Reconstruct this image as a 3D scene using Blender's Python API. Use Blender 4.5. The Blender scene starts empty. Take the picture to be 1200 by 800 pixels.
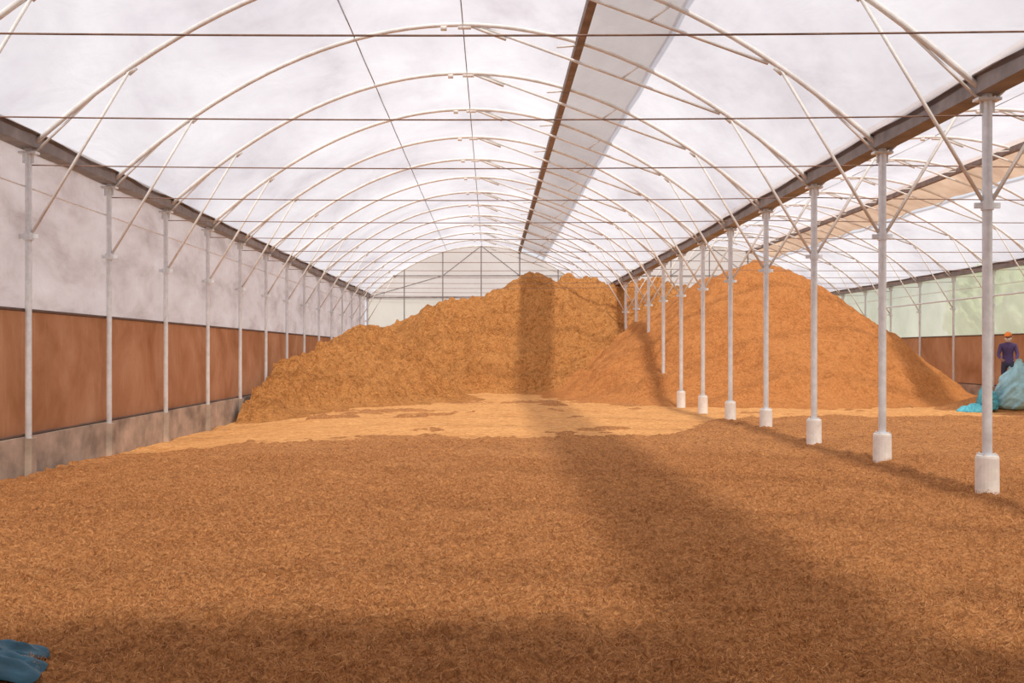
import bpy, math, random
import numpy as np
from mathutils import Vector, Matrix
random.seed(3); rng=np.random.RandomState(7)
scene=bpy.context.scene
scene.view_settings.view_transform='Standard'

# ---------------------------------------------------------------- helpers
def link(o,parent=None):
    scene.collection.objects.link(o)
    if parent: o.parent=parent
    return o
def empty(name,loc=(0,0,0),rz=0):
    e=bpy.data.objects.new(name,None); e.location=loc; e.rotation_euler=(0,0,rz); e.empty_display_size=.2
    return link(e)
class MB:
    def __init__(s): s.v=[]; s.f=[]; s.m=[]
    def tube(s,path,r,seg=8,mi=0,cap=True):
        P=[Vector(p) for p in path]; n=len(P); base=len(s.v)
        rs=r if isinstance(r,(list,tuple)) else [r]*n
        for i,p in enumerate(P):
            t=(P[min(i+1,n-1)]-P[max(i-1,0)]).normalized()
            a=Vector((0,1,0)) if abs(t.y)<.9 else Vector((1,0,0))
            u=t.cross(a).normalized(); w=t.cross(u).normalized()
            for k in range(seg):
                an=2*math.pi*k/seg
                s.v.append(tuple(p+(u*math.cos(an)+w*math.sin(an))*rs[i]))
        for i in range(n-1):
            for k in range(seg):
                a=base+i*seg+k; b=base+i*seg+(k+1)%seg
                s.f.append((a,b,b+seg,a+seg)); s.m.append(mi)
        if cap:
            s.f.append(tuple(base+k for k in range(seg))[::-1]); s.m.append(mi)
            s.f.append(tuple(base+(n-1)*seg+k for k in range(seg))); s.m.append(mi)
    def box(s,c,d,mi=0,rot=None):
        b=len(s.v)
        for x in(-1,1):
            for y in(-1,1):
                for z in(-1,1):
                    q=Vector((x*d[0]/2,y*d[1]/2,z*d[2]/2))
                    if rot: q=rot@q
                    s.v.append((c[0]+q.x,c[1]+q.y,c[2]+q.z))
        for f in((0,1,3,2),(4,6,7,5),(0,4,5,1),(2,3,7,6),(0,2,6,4),(1,5,7,3)):
            s.f.append(tuple(b+i for i in f)); s.m.append(mi)
    def mesh(s,name,mats,smooth=False):
        me=bpy.data.meshes.new(name); me.from_pydata(s.v,[],s.f)
        for m in mats: me.materials.append(m)
        me.polygons.foreach_set('material_index',s.m)
        if smooth: me.polygons.foreach_set('use_smooth',[True]*len(s.f))
        me.update(); return me
    def obj(s,name,mats,parent=None,smooth=False,loc=(0,0,0)):
        o=bpy.data.objects.new(name,s.mesh(name,mats,smooth)); o.location=loc
        return link(o,parent)
def grid_obj(name,V,nu,nv,mat,smooth=True,parent=None,midx=None,mask=None):
    me=bpy.data.meshes.new(name)
    i=np.arange(nu-1)[:,None]; j=np.arange(nv-1)[None,:]
    a=(i*nv+j).ravel(); q=np.stack([a,a+nv,a+nv+1,a+1],1)
    if mask is not None:
        mk=mask.reshape(-1); keep=mk[q].any(1); q=q[keep]
        used=np.unique(q); remap=-np.ones(len(V),int); remap[used]=np.arange(len(used)); V=V[used]; q=remap[q]
    nf=len(q)
    me.vertices.add(len(V)); me.vertices.foreach_set('co',np.asarray(V,dtype=np.float32).ravel())
    me.loops.add(nf*4); me.loops.foreach_set('vertex_index',q.ravel().astype(np.int32))
    me.polygons.add(nf); me.polygons.foreach_set('loop_start',np.arange(0,nf*4,4,dtype=np.int32))
    me.polygons.foreach_set('loop_total',np.full(nf,4,dtype=np.int32))
    me.polygons.foreach_set('use_smooth',np.full(nf,smooth))
    for m in (mat if isinstance(mat,list) else [mat]): me.materials.append(m)
    if midx is not None: me.polygons.foreach_set('material_index',midx.astype(np.int32))
    me.update(calc_edges=True); me.validate()
    return link(bpy.data.objects.new(name,me),parent)
TAB=rng.rand(256,256)
def vn(x,y,s=0):
    x=x+s*17.3; y=y+s*31.7
    xi=np.floor(x).astype(int); yi=np.floor(y).astype(int); fx=x-xi; fy=y-yi
    fx=fx*fx*(3-2*fx); fy=fy*fy*(3-2*fy)
    a=TAB[xi%256,yi%256]; b=TAB[(xi+1)%256,yi%256]; c=TAB[xi%256,(yi+1)%256]; d=TAB[(xi+1)%256,(yi+1)%256]
    return (a*(1-fx)+b*fx)*(1-fy)+(c*(1-fx)+d*fx)*fy-.5
def fbm(x,y,sc,o=3,s=0):
    r=0;a=1
    for k in range(o):
        th=.6+k*1.1; c,n_=math.cos(th),math.sin(th)
        r=r+a*vn((x*c+y*n_)/sc*2**k,(y*c-x*n_)/sc*2**k,s+k); a*=.5
    return r
def sstep(a,b,x):
    t=np.clip((x-a)/(b-a),0,1); return t*t*(3-2*t)

# ---------------------------------------------------------------- materials
def mat(name):
    m=bpy.data.materials.new(name); m.use_nodes=True; nt=m.node_tree; nt.nodes.clear()
    return m,nt
def N(nt,t,**k):
    n=nt.nodes.new(t)
    for a,b in k.items():
        if a in n.inputs.keys(): n.inputs[a].default_value=b
        else: setattr(n,a,b)
    return n
def coords(nt,scale=(1,1,1)):
    tc=N(nt,'ShaderNodeNewGeometry'); mp=N(nt,'ShaderNodeMapping'); mp.inputs['Scale'].default_value=scale
    nt.links.new(tc.outputs['Position'],mp.inputs['Vector']); return mp.outputs[0]
def noise(nt,vec,sc,det=4,rough=.6,dist=0):
    n=N(nt,'ShaderNodeTexNoise'); n.inputs['Scale'].default_value=sc; n.inputs['Detail'].default_value=det
    n.inputs['Roughness'].default_value=rough; n.inputs['Distortion'].default_value=dist
    nt.links.new(vec,n.inputs['Vector']); return n.outputs['Fac']
def ramp(nt,fac,stops):
    r=N(nt,'ShaderNodeValToRGB'); cr=r.color_ramp
    while len(cr.elements)<len(stops): cr.elements.new(.5)
    for e,(p,c) in zip(cr.elements,stops): e.position=p; e.color=(*c,1)
    nt.links.new(fac,r.inputs[0]); return r.outputs[0]
def bump(nt,h,st,dist,prev=None):
    b=N(nt,'ShaderNodeBump'); b.inputs['Strength'].default_value=st; b.inputs['Distance'].default_value=dist
    nt.links.new(h,b.inputs['Height'])
    if prev: nt.links.new(prev,b.inputs['Normal'])
    return b.outputs[0]
def mixc(nt,f,a,b,mode='MIX'):
    m=N(nt,'ShaderNodeMix'); m.data_type='RGBA'; m.blend_type=mode
    if isinstance(f,float): m.inputs[0].default_value=f
    else: nt.links.new(f,m.inputs[0])
    for s,v in((6,a),(7,b)):
        if isinstance(v,tuple): m.inputs[s].default_value=(*v,1)
        else: nt.links.new(v,m.inputs[s])
    return m.outputs[2]
def solid(name,col,rough=.6,metal=0,var=.25,sc=6,bst=.2,bd=.01,vscale=(1,1,1)):
    m,nt=mat(name); v=coords(nt,vscale); f=noise(nt,v,sc,5)
    c=ramp(nt,f,[(.3,tuple(x*(1-var) for x in col)),(.7,tuple(min(1,x*(1+var)) for x in col))])
    p=N(nt,'ShaderNodeBsdfPrincipled'); nt.links.new(c,p.inputs['Base Color'])
    p.inputs['Roughness'].default_value=rough; p.inputs['Metallic'].default_value=metal
    nt.links.new(bump(nt,f,bst,bd),p.inputs['Normal'])
    o=N(nt,'ShaderNodeOutputMaterial'); nt.links.new(p.outputs[0],o.inputs[0]); return m
def film(name,stops,transp,diffw=.25,sc=.5,vscale=(1,1,1),wr=.3,wsc=3,wvs=(1,1,1)):
    m,nt=mat(name); v=coords(nt,vscale); f=noise(nt,v,sc,5,.6,.3); c=ramp(nt,f,stops)
    v2=coords(nt,wvs); w=noise(nt,v2,wsc,4,.55,.8); nb=bump(nt,w,wr,.05)
    tl=N(nt,'ShaderNodeBsdfTranslucent'); df=N(nt,'ShaderNodeBsdfDiffuse'); tr=N(nt,'ShaderNodeBsdfTransparent')
    for s in(tl,df): nt.links.new(c,s.inputs['Color']); nt.links.new(nb,s.inputs['Normal'])
    a=N(nt,'ShaderNodeMixShader'); a.inputs[0].default_value=diffw
    nt.links.new(tl.outputs[0],a.inputs[1]); nt.links.new(df.outputs[0],a.inputs[2])
    b=N(nt,'ShaderNodeMixShader'); b.inputs[0].default_value=transp
    nt.links.new(a.outputs[0],b.inputs[1]); nt.links.new(tr.outputs[0],b.inputs[2])
    o=N(nt,'ShaderNodeOutputMaterial'); nt.links.new(b.outputs[0],o.inputs[0]); return m

M_film=film('roof_polyfilm',[(.25,(.33,.28,.30)),(.45,(.50,.47,.50)),(.75,(.68,.67,.70))],.42,.16,.45,(1,.5,1),.7,1.5,(1,.5,1))
M_shade=film('dark_added_cover_and_front',[(.3,(.2,.16,.13)),(.7,(.3,.25,.2))],.02,.6)  # dark sheet for the front wall and the added roof cover
M_hood=film('vent_hood_dusty_film',[(.3,(.24,.21,.21)),(.7,(.35,.32,.32))],.10,.2,.6,(1,.3,1))
M_hood2=film('vent_hood_tan_film',[(.3,(.34,.22,.15)),(.7,(.50,.36,.26))],.05,.25,.9)
M_wallfilm=film('wall_polyfilm_dirty',[(.25,(.44,.34,.33)),(.5,(.66,.57,.58)),(.8,(.80,.74,.77))],.1,.3,1.1,(1,.6,1.6),.9,3,(1,1.6,.7))
M_rightfilm=film('wall_polyfilm_green',[(.3,(.68,.74,.60)),(.7,(.86,.91,.80))],.16,.15,.6)
M_endfilm=film('end_polyfilm',[(.3,(.74,.70,.60)),(.7,(.88,.84,.75))],.16,.15,.4)
M_gable=film('gable_film_tan',[(.3,(.74,.62,.53)),(.7,(.90,.82,.75))],.32,.15,.25,(1,1,1.5))
def brown_panel():
    m,nt=mat('brown_dusty_side_sheet'); v=coords(nt,(1,.8,.7)); f=noise(nt,v,1.1,6,.6,.5)
    c=ramp(nt,f,[(.25,(.30,.12,.055)),(.5,(.42,.19,.10)),(.75,(.52,.27,.16))])
    v2=coords(nt,(1,4,.4)); g=noise(nt,v2,2.2,3,.6)
    c2=mixc(nt,ramp(nt,g,[(.55,(0,0,0)),(.8,(.25,.25,.25))]),c,(.58,.36,.23))
    tl=N(nt,'ShaderNodeBsdfTranslucent'); df=N(nt,'ShaderNodeBsdfDiffuse'); nb=bump(nt,f,.4,.03)
    for s in(tl,df): nt.links.new(c2,s.inputs['Color']); nt.links.new(nb,s.inputs['Normal'])
    a=N(nt,'ShaderNodeMixShader'); a.inputs[0].default_value=.5
    nt.links.new(tl.outputs[0],a.inputs[1]); nt.links.new(df.outputs[0],a.inputs[2])
    o=N(nt,'ShaderNodeOutputMaterial'); nt.links.new(a.outputs[0],o.inputs[0]); return m
M_brown=brown_panel()
M_galv=solid('galvanised_pipe',(.74,.78,.82),.4,.15,.12,9)
M_galv_b=solid('galvanised_arch_pipe',(.78,.77,.75),.5,.0,.15,5)
M_gutter=solid('gutter_steel_dusty',(.27,.25,.25),.7,.1,.3,3)
M_ventbeam=solid('vent_beam_brown',(.24,.19,.17),.8,0,.3,4)
M_rope=solid('rusty_tie_wire',(.26,.16,.12),.8,0,.4,8)
M_conc=solid('painted_concrete',(.90,.88,.84),.8,0,.08,12,.4,.01)
M_plinth=solid('plinth_concrete_stained',(.46,.37,.30),.9,0,.45,1.6,.5,.02,(1,1,1.2))
M_wire=solid('dark_rail',(.13,.08,.06),.7,0,.2)

def coir(name,dark,mid,light,big=.6,fine=30,bs=1.0,strength=.9,darkamt=.55,lightamt=.3):
    m,nt=mat(name); v=coords(nt)
    f1=noise(nt,v,big,5,.6,.2); f2=noise(nt,v,fine,6,.75,.8); f3=noise(nt,v,fine*.3,4,.65,.5)
    c=ramp(nt,f2,[(.36,dark),(.5,mid),(.64,light)])
    c=mixc(nt,ramp(nt,f1,[(.35,(0,0,0)),(.65,(lightamt,)*3)]),c,light)
    c=mixc(nt,ramp(nt,f3,[(.35,(darkamt,)*3),(.5,(0,0,0))]),c,dark)  # uneven tone, also darkened in bump hollows to imitate crevice shade
    vo=N(nt,'ShaderNodeTexVoronoi'); vo.inputs['Scale'].default_value=fine*.5; nt.links.new(v,vo.inputs['Vector'])
    n1=bump(nt,f3,strength*.8,.08*bs); n2=bump(nt,f2,strength,.03*bs,n1); n3=bump(nt,vo.outputs['Distance'],.25,.02*bs,n2)
    p=N(nt,'ShaderNodeBsdfPrincipled'); p.inputs['Roughness'].default_value=.95; p.inputs['Specular IOR Level'].default_value=.1
    nt.links.new(c,p.inputs['Base Color']); nt.links.new(n3,p.inputs['Normal'])
    o=N(nt,'ShaderNodeOutputMaterial'); nt.links.new(p.outputs[0],o.inputs[0]); return m
M_coir=coir('coir_fibre_spread',(.18,.066,.024),(.49,.205,.072),(.72,.36,.145),.5,38,.8,.85,.5,.25)
M_pile=coir('coir_pile_fibre',(.27,.10,.026),(.60,.255,.078),(.76,.38,.135),.6,18,2.2,.9,.55)
M_pilef=coir('coir_pith_fine',(.34,.125,.038),(.54,.215,.068),(.65,.29,.10),.5,17,1.4,.8,.5)
M_floor=coir('dusty_floor',(.42,.18,.06),(.66,.32,.115),(.78,.44,.18),.45,10,.9,.7,.4)
def fibre_mat():
    m,nt=mat('coir_fibre_strand'); a=N(nt,'ShaderNodeAttribute'); a.attribute_name='tone'
    c=ramp(nt,a.outputs['Fac'],[(0,(.20,.075,.027)),(.5,(.47,.20,.072)),(1,(.74,.41,.19))])
    p=N(nt,'ShaderNodeBsdfDiffuse'); nt.links.new(c,p.inputs['Color'])
    o=N(nt,'ShaderNodeOutputMaterial'); nt.links.new(p.outputs[0],o.inputs[0]); return m
M_fib=fibre_mat()

# ---------------------------------------------------------------- layout
XL,XR,W=-6.42,5.44,11.86; XR2=XR+W
YS=[-3.8+3*k for k in range(20)]; Y0,Y1=YS[0],YS[-1]
GZ=4.42; AP=7.1; HALF=W/2
def az(dx): return GZ+(AP-GZ)*(1-(abs(dx)/HALF)**2.0)
BC=[(XL+XR)/2,(XR+XR2)/2]

# ---- floor
def floor_h(X,Y): return -0.18*(1-sstep(-6.2,-3.2,X))
xs=np.linspace(XL-.12,XR2+.12,300); ys=np.linspace(Y0,Y1,700)
X,Y=np.meshgrid(xs,ys,indexing='ij')
Z=floor_h(X,Y)+.03*fbm(X,Y,1.3,3,2)+.03*np.maximum(fbm(X,Y,.5,3,21),0)*2
grid_obj('floor',np.stack([X,Y,Z],-1).reshape(-1,3),len(xs),len(ys),M_floor)

# ---- coir spread layer
xs=np.concatenate([np.arange(XL+.1,-3.6,.05),np.arange(-3.6,4.6,.025),np.arange(4.6,6,.05),np.arange(6,XR2-.1,.09)])
ys=np.concatenate([np.arange(-3,3.6,.2),np.arange(3.6,8,.021),np.arange(8,13,.038),np.arange(13,35,.08)])
X,Y=np.meshgrid(xs,ys,indexing='ij')
def spread_mask(X,Y):
    lim=18.4+6.5*sstep(2.5,6.5,X)+2.6*fbm(X,Y,2.6,4,5)-1.2*(1-sstep(-6.3,-4,X))
    edge=1-sstep(-1.6,1.2,Y-lim)
    patch=sstep(.14,.38,fbm(X,Y,1.6,4,17)-.010*(Y-24))*(X>-4.5)*.7
    return np.maximum(edge,patch*(Y<34.5))
def spread_h(X,Y):
    rid=1-np.abs(fbm(X,Y,.30,3,11))*2
    tuft=np.abs(fbm(X,Y,.10,3,31))
    h=.055+.045*fbm(X,Y,1.1,2,3)+.07*fbm(X,Y,.26,3,8)+.03*rid+.06*tuft+.03*fbm(X,Y,.055,2,13)
    h=np.maximum(h,.03+.1*(h-.03))
    mk=spread_mask(X,Y)
    return floor_h(X,Y)+h*mk-.07*(1-mk)
mk=spread_mask(X,Y)>.02
grid_obj('coir_spread',np.stack([X,Y,spread_h(X,Y)],-1).reshape(-1,3),len(xs),len(ys),M_coir,mask=mk)

# ---- loose fibres over the spread
nf=230000
fy=3.8+ (rng.rand(nf)**1.5)*11; fx=-6.2+rng.rand(nf)*13
fz=spread_h(fx,fy)+.003
ang=rng.rand(nf)*2*np.pi; L=.016+.06*rng.rand(nf)**1.5; bend=(rng.rand(nf)-.5)*2.8; lift=.008+.024*rng.rand(nf); wd=.0006+.0007*rng.rand(nf)
P=[]
for t in(-1,0,1):
    a=ang+bend*t*.6
    P.append(np.stack([fx+np.cos(a)*L*.5*t,fy+np.sin(a)*L*.5*t,fz+(lift if t==0 else lift*rng.rand(nf)*.6)],-1))
nrm=np.stack([-np.sin(ang),np.cos(ang),np.zeros(nf)+.5],-1)*wd[:,None]
V=np.stack([P[0]-nrm,P[0]+nrm,P[1]-nrm,P[1]+nrm,P[2]-nrm,P[2]+nrm],1).reshape(-1,3)
b=np.arange(nf)*6
Q=np.concatenate([np.stack([b,b+1,b+3,b+2],1),np.stack([b+2,b+3,b+5,b+4],1)])
me=bpy.data.meshes.new('coir_fibres'); me.vertices.add(len(V)); me.vertices.foreach_set('co',V.astype(np.float32).ravel())
me.loops.add(len(Q)*4); me.loops.foreach_set('vertex_index',Q.ravel().astype(np.int32)); me.polygons.add(len(Q))
me.polygons.foreach_set('loop_start',np.arange(0,len(Q)*4,4,dtype=np.int32)); me.polygons.foreach_set('loop_total',np.full(len(Q),4,dtype=np.int32))
me.update(calc_edges=True)
at=me.attributes.new('tone','FLOAT','POINT'); at.data.foreach_set('value',np.repeat(rng.rand(nf),6).astype(np.float32))
me.materials.append(M_fib); link(bpy.data.objects.new('coir_fibres',me))

# ---- piles
def pile(name,crest,slope,x0,x1,y0,y1,res,m,amp=1.0,rnd=.7,seed=0,flare=.3,clump=1.0):
    pts=[]
    for a,b in zip(crest[:-1],crest[1:]):
        n=max(2,int(math.dist(a[:2],b[:2])/.35))
        for k in range(n): t=k/n; pts.append([a[i]*(1-t)+b[i]*t for i in range(3)])
    pts.append(list(crest[-1]))
    xs=np.arange(x0,x1,res); ys=np.arange(y0,y1,res); X,Y=np.meshgrid(xs,ys,indexing='ij')
    wx=X+1.1*fbm(X,Y,2.6,2,seed+1)*amp; wy=Y+1.1*fbm(X,Y,2.3,2,seed+5)*amp
    H=np.full(X.shape,-9.)
    for p in pts:
        d=np.sqrt((wx-p[0])**2+(wy-p[1])**2+rnd**2)-rnd
        H=np.maximum(H,p[2]-slope*d)
    rid=np.abs(fbm(X,Y,1.5,3,seed+9))
    cl=np.abs(fbm(X,Y,.7,2,seed+13))*.5+np.abs(fbm(X,Y,.33,2,seed+15))*.35
    env=sstep(-.3,.8,H)
    H=H+env*amp*(.34*fbm(X,Y,1.4,3,seed+2)-.40*rid+.08)+env*clump*(cl*.9-.12+.16*fbm(X,Y,.2,2,seed+4))
    Hf=np.where(H<flare,flare*np.exp((H-flare)/flare),H)-.06
    Hf=Hf+floor_h(X,Y)*(1-sstep(0,1,H))
    lowc=floor_h(X,Y)-.03
    mk=(Hf>lowc)
    return grid_obj(name,np.stack([X,Y,np.maximum(Hf,lowc-.05)],-1).reshape(-1,3),len(xs),len(ys),m,mask=mk)
pile('coir_pile',[(-4.8,46,2.5),(-2.6,44.6,3.25),(-.9,43.8,3.7),(.2,43.5,4.0),(1.2,43.4,4.45),(2.5,43.4,4.85),(4.2,43.4,4.85),(5.4,43.4,4.4),(6.3,43.4,4.4),(8,43.5,4.2),(11,44,4)],1.0,-6.2,14.5,35,50,.065,M_pile,1.15,.8,20)
pile('coir_pile.001',[(-6.2,26.3,.4),(-5.9,28.6,.70),(-5.2,30.6,1.45),(-4.6,32.3,2.1),(-4.1,33.8,2.45),(-4.5,36.5,2.3),(-5,40,2.3)],.84,-6.3,2,21.5,43,.055,M_pile,.8,.6,40,.35)
pile('coir_pile.002',[(7.6,38.5,3.9),(8.6,36.6,4.5),(9.3,36,4.75),(10.1,36.2,4.55),(10.6,38.5,4.3)],.80,.5,17,27,47,.08,M_pilef,.65,.8,60,.5,.5)

# ---------------------------------------------------------------- roof film
def roof_strip(d0,d1,nx,raise_,yA,yB):
    ds=np.linspace(d0,d1,nx); ny=int((yB-yA)/.25)+1; yy=np.linspace(yA,yB,ny)
    D,YY=np.meshgrid(ds,yy,indexing='ij')
    zz=GZ+(AP-GZ)*(1-(D/HALF)**2)+.06+raise_-.05*np.abs(np.sin(np.pi*(YY-Y0)/3))+.02*fbm(D,YY,.9,2,3)
    return D,YY,zz,nx,ny
ceil=empty('ceiling')
for bi,bc in enumerate(BC):
    for si,(a,b) in enumerate([(-HALF,2.0),(3.15,HALF)]):
        for (ya,yb,m,nm) in((Y0,.9,M_shade,'added_shade_cover'),(.9,Y1,M_film,'roof_film')):  # first section: unseen dark roof cover, added to shade the foreground
            D,YY,zz,nx,ny=roof_strip(a,b,40 if si==0 else 16,0,ya,yb)
            grid_obj(nm+f'_{bi}_{si}',np.stack([D+bc,YY,zz],-1).reshape(-1,3),nx,ny,m,parent=ceil)
    hood=empty('ridge_vent_hood')
    D,YY,zz,nx,ny=roof_strip(1.98,3.25,10,.14,Y0,Y1)
    grid_obj('hood_sheet',np.stack([D+bc,YY,zz],-1).reshape(-1,3),nx,ny,M_hood if bi==0 else M_hood2,parent=hood)
    mb=MB(); zb=az(2.0)
    mb.box((bc+1.98,(Y0+Y1)/2,zb-.03),(.13,Y1-Y0,.14),0)
    mb.obj('vent_beam',[M_ventbeam],hood)
    mb=MB()
    for dx in(-1.8,.02):
        mb.tube([(bc+dx,Y0,az(dx)+.03),(bc+dx,Y1,az(dx)+.03)],.010,6)
    mb.obj('roof_purlins' if bi==0 else 'roof_purlins.001',[M_gutter])
# arches
mb=MB()
n=40
arc=[(-HALF+W*i/n,0,az(-HALF+W*i/n)) for i in range(n+1)]
mb.tube(arc,.038,8)
for s in(-1,1):
    mb.tube([(s*(HALF-.02),0,3.2),(s*4.5,0,az(4.5)-.01)],.023,6)
    mb.tube([(s*(HALF-.02),0,4.3),(s*5.0,.04,az(5.0))],.018,6)
    mb.box((s*4.5,0,az(4.5)-.04),(.14,.03,.1),0,Matrix.Rotation(s*.7,3,'Y'))
mb.tube([(.35,0.02,az(.35)-.03),(4.35,0.02,az(4.35)-.05)],.026,6)
mb.tube([(.1,.02,az(.1)+.01),(.75,.02,az(.75)-.2)],.03,6)
mb.tube([(1.98,0,az(1.98)-.05),(1.6,0,6.72)],.018,6)
mb.tube([(3.0,0,az(3.0)),(2.7,0,6.2)],.018,6)
mb.box((.05,0,az(.05)-.04),(.22,.05,.07),1)  # ridge clips; their white colour also stands in for sun bright spots
mb.box((-.3,0,az(-.3)-.04),(.1,.06,.1),1)
arch_me=mb.mesh('roof_arch_mesh',[M_galv_b,M_conc],True)
for y in YS:
    for bc in BC:
        o=bpy.data.objects.new('roof_arch',arch_me); o.location=(bc,y,0); link(o)
# tie wires (sagging ropes)
mb=MB()
for y in YS:
    for a,b_ in((XL,XR),(XR,XR2)):
        mb.tube([(a+(b_-a)*t/12,y+.05,4.2-.05*4*(t/12)*(1-t/12)) for t in range(13)],.009,5)
mb.obj('tie_wires',[M_rope],smooth=True)
# gutters
for x in(XL,XR,XR2):
    mb=MB(); zc=GZ+.03; L_=Y1-Y0; yc=(Y0+Y1)/2
    mb.box((x,yc,zc-.02),(.22,L_,.02)); mb.box((x-.12,yc,zc+.07),(.02,L_,.2)); mb.box((x+.12,yc,zc+.07),(.02,L_,.2))
    mb.box((x-.15,yc,zc+.165),(.06,L_,.015)); mb.box((x+.15,yc,zc+.165),(.06,L_,.015))
    mb.obj('rain_gutter',[M_gutter])
# posts
def post_mesh(kind):
    mb=MB()
    mb.tube([(0,0,.3 if kind=='mid' else 0),(0,0,GZ)],.052 if kind=='mid' else .045,12)
    mb.box((0,0,GZ-.06),(.26,.14,.03)); mb.box((0,0,GZ-.12),(.16,.02,.16))
    for z in(3.2,):
        mb.tube([(0,0,z-.05),(0,0,z+.05)],.066,12); mb.box((.09,0,z),(.1,.03,.06)); mb.box((-.09,0,z),(.1,.03,.06))
    if kind=='mid':
        mb.box((0,0,.475),(.16,.16,.015))
        for a in(-.06,.06):
            for b in(-.06,.06): mb.tube([(a,b,.47),(a,b,.5)],.01,6)
    return mb.mesh('post_pipe_'+kind,[M_galv],False)
pm=post_mesh('mid'); pw=post_mesh('wall')
mb=MB(); mb.tube([(0,0,-.1),(0,0,.02),(0,0,.44),(0,0,.465),(0,0,.47)],[.125,.125,.122,.115,.10],20)
foot=mb.mesh('footing_mesh',[M_conc],False)
mb=MB(); mb.box((0,0,.1),(.16,.16,.6)); stub=mb.mesh('stub_mesh',[M_plinth])
for y in YS:
    e=empty('support_post',(XR,y,0))
    link(bpy.data.objects.new('pipe',pm),e); link(bpy.data.objects.new('concrete_footing',foot),e)
    for x in(XL,XR2):
        e=empty('wall_post',(x,y,0)); link(bpy.data.objects.new('pipe',pw),e); link(bpy.data.objects.new('concrete_stub',stub),e)

# ---------------------------------------------------------------- side walls
def sheet(name,x,z0,z1,m,parent,amp=.03,nz=16):
    ys=np.arange(Y0,Y1+.01,.15); zs=np.linspace(z0,z1,nz); Yg,Zg=np.meshgrid(ys,zs,indexing='ij')
    Xg=x+amp*fbm(Yg,Zg*1.0,.9,3,4)+amp*.8*np.sin(Yg*2*np.pi/3)
    return grid_obj(name,np.stack([Xg,Yg,Zg],-1).reshape(-1,3),len(ys),len(zs),m,parent=parent)
for nm,x,s,fm in(('wall_left',XL-.1,-1,M_wallfilm),('wall_right',XR2+.1,1,M_rightfilm)):
    w=empty(nm)
    sheet('lower_brown_sheet',x,.38,2.2,M_brown,w); sheet('upper_film',x,2.17,GZ,fm,w)
    mb=MB(); mb.box((x+s*.02,(Y0+Y1)/2,.08),(.2,Y1-Y0,.68)); mb.obj('plinth',[M_plinth],w)
    mb=MB()
    mb.tube([(x-s*.03,Y0,2.18),(x-s*.03,Y1,2.18)],.024,6)
    mb.tube([(x-s*.03,Y0,.44),(x-s*.03,Y1,.44)],.018,6)
    mb.obj('side_rails',[M_wire],w)
    mb=MB(); mb.tube([(x-s*.04,Y0,3.9),(x-s*.04,Y1,3.9)],.012,6); mb.obj('film_lock_rail',[M_galv_b],w)
mb=MB(); mb.tube([(XR2-.25,30,3.5),(XR2-.25,45,3.5)],.03,8); mb.obj('water_pipe',[M_galv])

# ---------------------------------------------------------------- end walls
def gable(name,y,m,low,parentname,lowm=None):
    w=empty(parentname)
    for bi,bc in enumerate(BC):
        mb=MB(); k=24
        for i in range(k):
            a=-HALF+W*i/k; b=-HALF+W*(i+1)/k
            q=len(mb.v); mb.v+= [(bc+a,y,low),(bc+b,y,low),(bc+b,y,az(b)+.05),(bc+a,y,az(a)+.05)]
            mb.f.append((q,q+1,q+2,q+3)); mb.m.append(0)
        if lowm:
            q=len(mb.v); mb.v+= [(bc-HALF,y,0),(bc+HALF,y,0),(bc+HALF,y,low),(bc-HALF,y,low)]
            mb.f.append((q,q+1,q+2,q+3)); mb.m.append(1)
        mb.obj(f'gable_sheet_{bi}',[m,lowm or m],w)
        mb=MB()
        for dx in(-4,-2,0,2,4): mb.tube([(bc+dx,y-.06,0),(bc+dx,y-.06,az(dx))],.03,6)
        mb.tube([(bc-HALF,y-.06,GZ),(bc+HALF,y-.06,GZ)],.045,6)
        mb.tube([(bc-4.6,y-.06,5.55),(bc+4.6,y-.06,5.55)],.03,6)
        for s in(-1,1): mb.tube([(bc+s*HALF,y-.06,GZ),(bc+s*2,y-.06,5.55),(bc,y-.06,az(0))],.025,6)
        mb.obj(f'gable_frame_{bi}',[M_ventbeam if bi<0 else M_gutter],w)
gable('back',Y1,M_gable,4.35,'wall_back',M_endfilm)
gable('front',Y0,M_shade,0,'wall_front')

# ---------------------------------------------------------------- outside
M_grass=solid('outside_dry_ground',(.52,.47,.38),.95,0,.2,.6)
mb=MB(); mb.box((5,40,-.45),(260,260,.2)); mb.obj('ground',[M_grass])
M_leaf=solid('tree_leaves',(.40,.50,.26),.8,0,.4,3,.8,.2); M_bark=solid('tree_bark',(.16,.11,.08),.9)
import bmesh
def tree_mesh(seed):
    r=random.Random(seed); bm=bmesh.new()
    for k in range(9):
        c=Vector((r.uniform(-1.6,1.6),r.uniform(-1.6,1.6),r.uniform(2.8,5.4))); R=r.uniform(1.0,1.7)
        g=bmesh.ops.create_icosphere(bm,subdivisions=4,radius=R)
        for v in g['verts']:
            d=v.co.normalized()
            nn=float(fbm(np.array([d.x*2+k*5.1]),np.array([d.y*2+d.z*2.3]),.35,3,seed)[0])
            v.co=v.co*(1+.5*nn)+c
    for f in bm.faces: f.material_index=0; f.smooth=False
    g=bmesh.ops.create_cone(bm,cap_ends=True,segments=10,radius1=.28,radius2=.12,depth=4.2,matrix=Matrix.Translation((0,0,1.9)))
    for v in g['verts']:
        for f in v.link_faces: f.material_index=1
    me=bpy.data.meshes.new('tree_mesh'); bm.to_mesh(me); bm.free(); me.materials.append(M_leaf); me.materials.append(M_bark); return me
tm=[tree_mesh(1),tree_mesh(2)]
for i,(x,y) in enumerate([(25,32),(26,39),(25,46),(26,53)]):
    o=bpy.data.objects.new('tree',tm[i%2]); o.location=(x,y,-.36); o.rotation_euler=(0,0,i*1.3); link(o)

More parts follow.
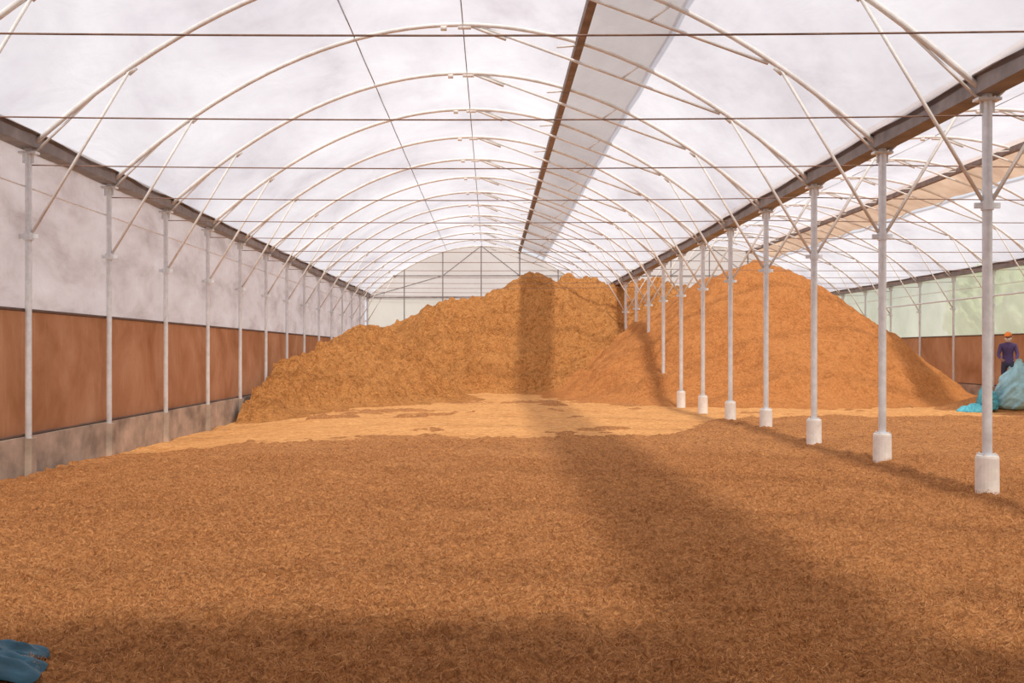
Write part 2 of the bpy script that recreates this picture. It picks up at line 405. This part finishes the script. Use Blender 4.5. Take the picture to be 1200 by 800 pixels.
# ---------------------------------------------------------------- sacks and tarp
M_sack=solid('blue_woven_sack',(.33,.60,.68),.6,0,.2,5,.6,.03)
M_teal=solid('teal_tarpaulin',(.08,.40,.50),.5,0,.3,5,.6,.03)
M_dblue=solid('dark_blue_tarpaulin',(.008,.085,.14),.5,0,.4,6,.6,.02)
def sack(name,loc,w,d,h,m,seed=0,neck=True,rz=0,lean=0):
    nu,nv=96,72; U=np.linspace(0,2*np.pi,nu); T=np.linspace(0,1,nv)
    u,t=np.meshgrid(U,T,indexing='ij')
    prof=np.interp(T,[0,.02,.1,.3,.5,.68,.80,.88,.94,1.0],[0.01,.75,.97,1.0,.93,.80,.60,.42,.33,.36] if neck else [0.01,.75,.97,1,1,.95,.85,.7,.5,.01])
    k=np.ones(4)/4; prof=np.convolve(np.pad(prof,(2,1),'edge'),k,'valid')[:nv]
    cx_,cy_=np.cos(u),np.sin(u)
    crease=np.abs(fbm(cx_*1.2+cy_*.7,t*2.6+cy_,.5,3,seed+3))
    R=prof[None,:]*(1.06+.14*fbm(cx_*1.5,cy_*1.5+t*3,.6,3,seed)-.30*crease+.13*np.sin(u*7+t*3+seed)*sstep(.45,1,t)+.07*np.sin(u*13-t*4)*sstep(.5,1,t))
    se=lambda a:np.sign(a)*np.abs(a)**.85
    sag=sstep(.6,1,t)*(.10*np.sin(u+seed)+.05*np.sin(u*3+1))
    Xs=R*se(cx_)*w/2+lean*t**2; Ys=R*se(cy_)*d/2+abs(lean)*.6*t**2; Zs=t*h+.05*fbm(cx_,cy_+t*4,.8,2,seed)*np.sin(np.pi*t)+sag*h
    o=grid_obj(name,np.stack([Xs,Ys,Zs],-1).reshape(-1,3),nu,nv,m); o.location=loc; o.rotation_euler=(0,0,rz); return o
sack('woven_sack',(13.92,27.15,.03),.98,.85,1.22,M_sack,3,True,.2,.10)
sack('woven_sack',(15.0,27.3,.03),1.0,.9,1.15,M_sack,8,True,1.1,.05)
sack('woven_sack',(13.12,27.0,.03),.48,.5,.70,M_teal,12,True,.5,.06)
def tarp(name,cx,cy,rx,ry,h,m,z0,seed):
    nu,nv=90,90; a=np.linspace(-1,1,nu); X,Y=np.meshgrid(a,a,indexing='ij')
    th=np.arctan2(Y,X); r=np.sqrt(X**2+Y**2); sc=np.maximum(np.abs(X),np.abs(Y))/np.maximum(r,1e-6)
    rr=sc*r; px=rr*np.cos(th); py=rr*np.sin(th)
    ed=1+.12*np.sin(th*5+seed)+.06*np.sin(th*11)
    fold=1-np.abs(fbm(px,py,.35,3,seed))*1.5
    Z=h*(1-rr**2)**.7*(.45+.6*fold)+.012*np.sin(th*17)*rr
    V=np.stack([cx+px*rx*ed,cy+py*ry*ed,z0+Z],-1).reshape(-1,3)
    return grid_obj(name,V,nu,nv,m)
tarp('blue_tarp',-2.60,4.90,.46,.36,.11,M_dblue,.08,3)
tarp('teal_tarp',12.75,26.9,.42,.35,.22,M_teal,.02,6)
pile('coir_heap',[(14.1,28.3,.48),(14.6,28.6,.48)],.45,11.5,17,25.6,31,.06,M_coir,.05,.9,80,.15,.05)

# ---------------------------------------------------------------- worker
def skin_mesh(pts,edges,sub=2):
    me=bpy.data.meshes.new('sk'); me.from_pydata([p[0] for p in pts],edges,[]); o=bpy.data.objects.new('sk',me); link(o)
    mod=o.modifiers.new('s','SKIN'); ms=o.modifiers.new('ss','SUBSURF'); ms.levels=sub; ms.render_levels=sub
    for v,p in zip(me.skin_vertices[0].data,pts):
        r=p[1]; v.radius=r if isinstance(r,tuple) else (r,r)
    me.skin_vertices[0].data[0].use_root=True
    dg=bpy.context.evaluated_depsgraph_get(); dg.update()
    out=bpy.data.meshes.new_from_object(o.evaluated_get(dg)); bpy.data.objects.remove(o)
    out.polygons.foreach_set('use_smooth',[True]*len(out.polygons)); return out
M_skin=solid('skin',(.30,.15,.09),.6,0,.08); M_shirt=solid('purple_shirt',(.09,.06,.17),.8,0,.25,8); M_pants=solid('dark_trousers',(.05,.05,.09),.85)
M_boot=solid('rubber_boots',(.03,.03,.03),.5); M_cap=solid('orange_cap',(.85,.26,.04),.5,0,.08); M_mask=solid('white_face_scarf',(.8,.78,.76),.8,0,.06)
M_eye=solid('eye_dark',(.02,.015,.01),.3); M_hair=solid('black_hair',(.015,.012,.01),.6)
wk=empty('worker',(14.14,27.95,.38),math.radians(-22))
pts=[((0,0,.95),(.15,.11)),((0,.01,1.10),(.135,.10)),((0,-.01,1.28),(.165,.115)),((0,-.03,1.40),(.12,.09)),((0,-.045,1.47),.055),((0,-.06,1.54),.05),
 ((.17,-.03,1.39),.068),((.235,-.06,1.13),.048),((.17,-.27,1.00),.033),((.16,-.31,.985),.026),
 ((-.17,-.03,1.39),.068),((-.24,-.07,1.13),.048),((-.18,-.28,1.02),.033),((-.17,-.32,1.005),.026),
 ((.09,0,.86),.095),((.11,-.03,.48),.06),((.11,.02,.10),.042),((.115,-.06,.05),.042),((.12,-.17,.04),.035),
 ((-.09,0,.86),.095),((-.11,-.03,.48),.06),((-.11,.02,.10),.042),((-.115,-.06,.05),.042),((-.12,-.17,.04),.035)]
ed=[(0,1),(1,2),(2,3),(3,4),(4,5),(3,6),(6,7),(7,8),(8,9),(3,10),(10,11),(11,12),(12,13),(0,14),(14,15),(15,16),(16,17),(17,18),(0,19),(19,20),(20,21),(21,22),(22,23)]
bd=skin_mesh(pts,ed)
for m in(M_skin,M_shirt,M_pants,M_boot): bd.materials.append(m)
for p in bd.polygons:
    c=p.center
    if c.z<.3: k=3
    elif c.z<.93 and abs(c.y)<.2: k=2
    elif c.z>1.475: k=0
    elif c.y<-.275: k=0
    else: k=1
    p.material_index=k
link(bpy.data.objects.new('body',bd),wk)
for s in(1,-1):
    wx,wy,wz=.16*s,-.32,.99+(0 if s>0 else .02)
    pl=skin_mesh([((wx,wy+.03,wz),(.026,.02)),((wx-.002*s,wy-.02,wz-.005),(.036,.016)),((wx-.004*s,wy-.065,wz-.015),(.038,.015))],[(0,1),(1,2)],1)
    pl.materials.append(M_skin); link(bpy.data.objects.new('palm',pl),wk)
    for i,(off,ln) in enumerate([(-.030,.07),(-.010,.08),(.011,.075),(.031,.058)]):
        x=wx+off*s; y=wy-.062; z=wz-.014
        f=skin_mesh([((x,y,z),.0095),((x,y-ln*.45,z-.006),.009),((x,y-ln*.75,z-.028),.0085),((x,y-ln*.8,z-.052),.007)],[(0,1),(1,2),(2,3)],1)
        f.materials.append(M_skin); link(bpy.data.objects.new(f'finger_{i+1}',f),wk)
    f=skin_mesh([((wx-.028*s,wy-.005,wz-.004),.011),((wx-.055*s,wy-.03,wz-.014),.0105),((wx-.062*s,wy-.06,wz-.03),.009)],[(0,1),(1,2)],1)
    f.materials.append(M_skin); link(bpy.data.objects.new('thumb',f),wk)
hd=empty('head',(0,-.075,1.62)); hd.parent=wk; hd.rotation_euler=(.18,0,-.25)
def blob(name,c,s,m,parent,fn=None,sub=4):
    bm=bmesh.new(); bmesh.ops.create_icosphere(bm,subdivisions=sub,radius=1)
    for v in bm.verts:
        if fn: v.co=fn(v.co.copy())
        v.co=Vector((v.co.x*s[0]+c[0],v.co.y*s[1]+c[1],v.co.z*s[2]+c[2]))
    for f in bm.faces: f.smooth=True
    me=bpy.data.meshes.new(name); bm.to_mesh(me); bm.free(); me.materials.append(m); return link(bpy.data.objects.new(name,me),parent)
def headf(v):
    if v.z<0: v.x*=1-.32*(-v.z)**1.3; v.y*=1-.15*(-v.z)
    if v.y<-.5 and abs(v.z-.02)<.18: v.y+=.05*(1-abs(v.z-.02)/.18)
    return v
blob('skull',(0,0,0),(.076,.097,.118),M_skin,hd,headf)
blob('nose',(0,-.098,-.022),(.014,.02,.024),M_skin,hd,None,2)
for s in(1,-1):
    blob('eye',(s*.03,-.086,.012),(.012,.008,.007),M_eye,hd,None,2)
    blob('ear',(s*.077,.008,-.005),(.01,.02,.032),M_skin,hd,None,2)
blob('mouth',(0,-.088,-.062),(.024,.008,.006),M_skin,hd,None,2)
def scarf(v):
    if v.z>.1: v.z=.1+(v.z-.1)*.1
    if v.z<-.3: v.x*=.85; v.y*=.9
    return v
blob('face_scarf',(0,-.002,-.03),(.086,.108,.115),M_mask,hd,scarf)
def hair(v):
    if v.z<-.2: v.z=-.2
    if v.y<-.2: v.y=-.2
    return v
blob('hair',(0,.01,.02),(.081,.1,.112),M_hair,hd,hair)
def capf(v):
    if v.z<0: v.z*=.05
    return v
blob('cap_crown',(0,.0,.045),(.094,.115,.105),M_cap,hd,capf)
blob('cap_brim',(0,-.10,.048),(.075,.075,.008),M_cap,hd,None,3)

# ---------------------------------------------------------------- light
w=bpy.data.worlds.new('sky'); scene.world=w; w.use_nodes=True
bg=w.node_tree.nodes['Background']; bg.inputs[0].default_value=(.93,.93,1,1); bg.inputs[1].default_value=.87
sl=bpy.data.lights.new('sun','SUN'); sl.energy=5.7; sl.angle=math.radians(4.0); sl.color=(1,.93,.82)
so=bpy.data.objects.new('sun',sl); so.rotation_euler=Vector((-.07,.70,-1)).to_track_quat('-Z','Y').to_euler(); so.location=(0,-20,30); link(so)

# ---------------------------------------------------------------- camera
cd=bpy.data.cameras.new('camera'); cd.sensor_width=36; cd.lens=35.94; cd.shift_x=25/1200; cd.shift_y=12/1200
cam=bpy.data.objects.new('camera',cd); cam.location=(0,0,1.6); cam.rotation_euler=(math.radians(90),0,0); link(cam)
scene.camera=cam
